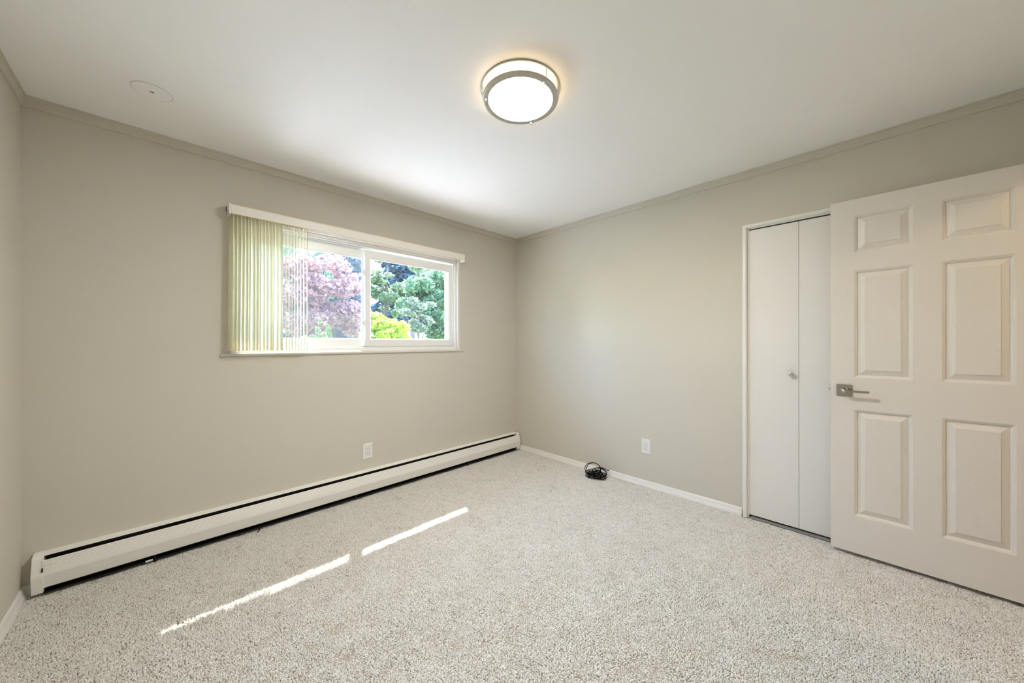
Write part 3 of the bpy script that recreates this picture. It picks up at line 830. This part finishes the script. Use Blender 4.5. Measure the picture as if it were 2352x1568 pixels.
# ------------------------------------------------------------------ trees
def leaves(centers, radii, n, size, mats, name, parent, flat=0.0, seed=0, elong=1.6, surf=0.45):
    """leaf blades scattered in a set of ellipsoid clumps"""
    r = np.random.default_rng(seed)
    centers = np.array(centers, float); radii = np.array(radii, float)
    vol = radii.prod(1) ** 0.8
    idx = r.choice(len(centers), n, p=vol / vol.sum())
    d = r.normal(size=(n, 3)); d /= np.linalg.norm(d, axis=1)[:, None]
    rad = r.uniform(surf, 1.0, n) ** 0.7
    c = centers[idx] + d * radii[idx] * rad[:, None]
    a = r.normal(size=(n, 3)); a[:, 2] *= (1 - flat); a /= np.linalg.norm(a, axis=1)[:, None]
    b_ = r.normal(size=(n, 3)); b_[:, 2] *= (1 - flat)
    b_ -= (a * b_).sum(1)[:, None] * a; b_ /= np.linalg.norm(b_, axis=1)[:, None]
    s = size * r.uniform(0.6, 1.3, n)[:, None]
    nrm = np.cross(a, b_)
    L_, R_ = s * elong * 0.5, s * 0.5
    v = np.stack([c - a * L_, c + b_ * R_ + nrm * s * 0.12, c + a * L_, c - b_ * R_ + nrm * s * 0.12], 1).reshape(-1, 3)
    me = bpy.data.meshes.new(name)
    i = np.arange(n) * 4
    f = np.concatenate([np.stack([i, i + 1, i + 2], 1), np.stack([i, i + 2, i + 3], 1)])
    off = np.array(parent.location)
    me.from_pydata((v - off).tolist(), [], f.tolist())
    me.materials.append(mats)
    o = bpy.data.objects.new(name, me)
    COL.objects.link(o)
    o.parent = parent
    o['kind'] = 'stuff'
    return o


def clumps(c, R, n, cr, seed):
    r = np.random.default_rng(seed)
    d = r.normal(size=(n, 3)); d /= np.linalg.norm(d, axis=1)[:, None]
    p = np.array(c) + d * np.array(R) * (r.uniform(0.15, 1, n) ** 0.5)[:, None]
    rr = np.array(cr) * r.uniform(0.7, 1.25, n)[:, None] * np.ones(3)
    return p, rr


def trunk(parent, base_, top, r0, branches, seed):
    r = random.Random(seed)
    mb = MB()
    b0, t0 = Vector(base_), Vector(top)
    mid = (b0 + t0) / 2 + Vector((r.uniform(-.1, .1), r.uniform(-.1, .1), 0))
    mb.tube([b0, mid, t0], r0, 8, taper=r0 * 0.35)
    for k in branches:
        s_ = b0.lerp(t0, r.uniform(0.35, 0.8))
        k = Vector(k)
        mb.tube([s_, s_.lerp(k, 0.5) + Vector((0, 0, -0.1 * (k - s_).length * 0.3)), k], r0 * 0.35, 6, taper=r0 * 0.08)
    return mb.build('trunk', M_BARK, parent=parent, smooth=True)


def tree(name, label, cat, base_, c, R, ncl, cr, nl, size, m, seed, group=None, r0=0.12, **kw):
    root = empty(name, base_)
    tag(root, label, cat, group=group)
    p, rr = clumps(c, R, ncl, cr, seed)
    r = np.random.default_rng(seed + 1)
    trunk(root, base_, (c[0], c[1], c[2] + R[2] * 0.5), r0, p[r.choice(ncl, min(ncl, 9), replace=False)].tolist(), seed)
    leaves(p, rr, nl, size, m, 'foliage', root, seed=seed, **kw)
    return root


G0 = -0.42
L_PURP = leaf_mat('leaf_bronze_pink', (0.28, 0.15, 0.145), (0.58, 0.36, 0.33), 0.5, 0.5)
L_YEL = leaf_mat('leaf_yellow_green', (0.26, 0.36, 0.05), (0.62, 0.72, 0.10))
L_GRN = leaf_mat('leaf_mid_green', (0.10, 0.17, 0.09), (0.24, 0.36, 0.20))
L_PALE = leaf_mat('leaf_pale_green', (0.15, 0.20, 0.11), (0.32, 0.38, 0.20))
L_PINE = leaf_mat('needle_blue_green', (0.075, 0.115, 0.15), (0.12, 0.18, 0.21), 0.35)
L_ARB = leaf_mat('leaf_arborvitae', (0.17, 0.28, 0.07), (0.34, 0.48, 0.11))
L_CRM = leaf_mat('leaf_cream_variegated', (0.20, 0.24, 0.17), (0.34, 0.38, 0.26))

tree('plum_tree', 'bronze-pink leaved tree filling the left window half beside the blind', 'tree', (0.75, 11, G0), (0.75, 11, 2.75), (1.75, 1.3, 1.75), 52, (0.55, 0.5, 0.28), 11000, 0.11, L_PURP, 11, flat=0.35)
tree('maple_tree', 'bright yellow-green small maple in the lower right window half', 'tree', (2.05, 8.0, G0), (2.05, 8.0, 1.55), (0.62, 0.5, 0.75), 26, (0.26, 0.24, 0.17), 5200, 0.085, L_YEL, 21, r0=0.06, flat=0.3)
tree('leafy_tree', 'mid green leafy tree at the right edge of the window', 'tree', (6.95, 13, G0), (6.95, 13, 3.3), (1.35, 1.2, 1.9), 40, (0.55, 0.5, 0.42), 9000, 0.14, L_GRN, 31, flat=0.15)
tree('dogwood_tree', 'pale cream-green shrubby tree just left of the leafy green tree', 'tree', (4.8, 10.8, G0), (4.8, 10.8, 2.55), (0.60, 0.4, 1.0), 20, (0.26, 0.2, 0.14), 2600, 0.09, L_CRM, 41, r0=0.05, flat=0.45)
tree('pale_tree', 'tall pale yellow-green tree behind the maple in the window', 'tree', (6.0, 17, G0), (6.3, 17, 4.6), (1.3, 1.0, 2.2), 24, (0.45, 0.4, 0.22), 2300, 0.15, L_PALE, 51, flat=0.3)
tree('pale_tree', 'tall pale green tree against the white sky at the window top right', 'tree', (9.3, 17, G0), (9.2, 17, 5.4), (1.2, 1.0, 1.6), 22, (0.5, 0.45, 0.26), 3000, 0.15, L_PALE, 61, flat=0.3)
tree('leafy_tree', 'green leafy tree behind the bronze-pink tree', 'tree', (1.9, 16, G0), (1.9, 16, 4.2), (1.5, 1.2, 2.2), 26, (0.6, 0.5, 0.45), 3800, 0.16, L_GRN, 71)
tree('leafy_tree', 'green leafy tree glimpsed through the drawn blind vanes', 'tree', (-3.6, 11, G0), (-3.6, 11, 2.8), (1.5, 1.2, 2.0), 30, (0.6, 0.5, 0.45), 4200, 0.15, L_GRN, 81)



def conifer(name, label, x, y, h, rbase, m, n, size, seed, z0=G0, group=None, elong=4.0, droop=0.25, cat='tree'):
    root = empty(name, (x, y, z0))
    tag(root, label, cat, group=group)
    MB().tube([(x, y, z0), (x, y, z0 + h * 0.5), (x, y, z0 + h * 0.97)], 0.018 * h, 7, taper=0.004 * h).build('trunk', M_BARK, parent=root, smooth=True)
    r = np.random.default_rng(seed)
    nb = max(30, int(h * 9))
    bt = np.sort(r.uniform(0.06, 1.0, nb))
    ba = r.uniform(0, 2 * np.pi, nb)
    blen = rbase * (1 - bt) ** (0.62 if h > 6 else 0.85) * r.uniform(0.7, 1.1, nb) + 0.03 * rbase
    w_ = blen / blen.sum()
    k = r.choice(nb, n, p=w_)
    s_ = r.uniform(0.1, 1.0, n) ** 0.7
    d = np.stack([np.cos(ba), np.sin(ba), np.zeros(nb)], 1)[k]
    c = np.array([x, y, z0]) + d * (blen[k] * s_)[:, None]
    c[:, 2] += bt[k] * h - droop * blen[k] * s_ ** 1.5 + r.normal(0, size * 0.5, n)
    side = np.stack([-d[:, 1], d[:, 0], np.zeros(n)], 1)
    c += side * (r.normal(0, 0.13, n) * blen[k] * (1.1 - s_ * 0.6))[:, None]
    a = d + side * r.normal(0, 0.6, n)[:, None] + np.array([0, 0, -0.25]) + r.normal(0, 0.2, (n, 3))
    a /= np.linalg.norm(a, axis=1)[:, None]
    b_ = np.cross(a, r.normal(size=(n, 3))); b_ /= np.linalg.norm(b_, axis=1)[:, None]
    sz = size * r.uniform(0.7, 1.3, n)[:, None]
    v = np.stack([c - a * sz * elong * 0.25, c + b_ * sz * 0.5, c + a * sz * elong * 0.25, c - b_ * sz * 0.5], 1).reshape(-1, 3)
    me = bpy.data.meshes.new('foliage')
    i = np.arange(n) * 4
    f = np.concatenate([np.stack([i, i + 1, i + 2], 1), np.stack([i, i + 2, i + 3], 1)])
    me.from_pydata((v - np.array([x, y, z0])).tolist(), [], f.tolist())
    me.materials.append(m)
    o = bpy.data.objects.new('foliage', me)
    COL.objects.link(o); o.parent = root; o['kind'] = 'stuff'
    return root


SPR = [(6.4, 26.3, 19.0, 'near blue-green spruce rising behind the bronze-pink tree'), (11.8, 26.3, 19.0, 'near tall blue-green spruce above the yellow-green maple and pale roof'),
       (17.2, 26.3, 8.0, 'near lower blue-green spruce behind the leafy green tree'), (0.9, 26.3, 14.0, 'near blue-green spruce hidden by the drawn blind'),
       (9.0, 32.2, 20.0, 'second-row blue-green spruce at the window mullion'), (14.6, 32.2, 19.0, 'second-row blue-green spruce right of the maple'),
       (20.2, 32.2, 8.5, 'second-row short blue-green spruce at the right window edge'), (3.4, 32.2, 18.0, 'second-row blue-green spruce at the edge of the blind'),
       (11.6, 38.2, 22.0, 'back-row tall dark spruce between its two neighbours above the maple'), (17.6, 38.2, 10.5, 'back-row dark spruce below the open white sky')]
# unseen trees added left of the window view to shut off the low sky
SPR += [(-9.0 - 5.9 * k, 13.0 + 2.2 * (k % 2) * 3, 12.0, 'unseen spruce added left of the garden to block low sky, number %s counted leftwards from the blind' % ('one', 'two', 'three', 'four', 'five')[k]) for k in range(5)]
for i, (x, y, h, lb) in enumerate(SPR):
    conifer('spruce_tree', lb, x, y, h, 2.75, L_PINE, 13000 if i != 3 and i < 10 else 5000, 0.24 if i < 10 else 0.34, 100 + i, group='spruces behind the garden')
for i, (x, y, top, rb, lb) in enumerate([(0.06, 7.75, 1.83, 0.27, 'pointed light green arborvitae at the window bottom, the taller of two'),
                                         (0.53, 8.6, 1.70, 0.21, 'pointed light green arborvitae at the window bottom, the shorter one right of it')]):
    conifer('arborvitae_shrub', lb, x, y, top + 0.05 - G0, rb * 2.4, L_ARB, 15000, 0.065, 140 + i, elong=2.5, droop=-0.30, cat='shrub')
tree('garden_shrub', 'rounded light green shrub left of the two arborvitae', 'shrub', (-0.55, 6.95, G0), (-0.55, 6.95, 0.95), (0.22, 0.2, 0.40), 16, (0.12, 0.12, 0.11), 2600, 0.045, L_ARB, 151, r0=0.03)

# ------------------------------------------------------------------ neighbour's house with a chimney
nh = empty('neighbour_house', (10.0, 21.7, G0))
tag(nh, 'low pale-roofed house with a pink brick chimney among the far trees', 'house')
MB().box(6.5, 14.0, 20.4, 23.0, G0, 1.4).build('house_wall', M_HWALL, parent=nh)
MB().prism([(20.2, 1.3), (21.7, 2.0), (23.2, 1.3), (23.2, 1.4), (21.7, 2.15), (20.2, 1.4)], 6.3, 14.2, cx).build('roof', M_ROOF, parent=nh)
ch = MB().box(9.85, 10.70, 20.35, 21.0, 1.2, 2.18).build('chimney', M_HWALL, parent=nh)
MB().box(9.80, 10.75, 20.30, 21.05, 2.17, 2.27).build('chimney_crown', M_CONC, parent=ch)
MB().lathe([(0.12, 0.0), (0.12, 0.12), (0.22, 0.13), (0.22, 0.17), (0.02, 0.20)], (10.2, 20.7, 2.27), n=14).build('flue_cap', M_SOFF, parent=ch)
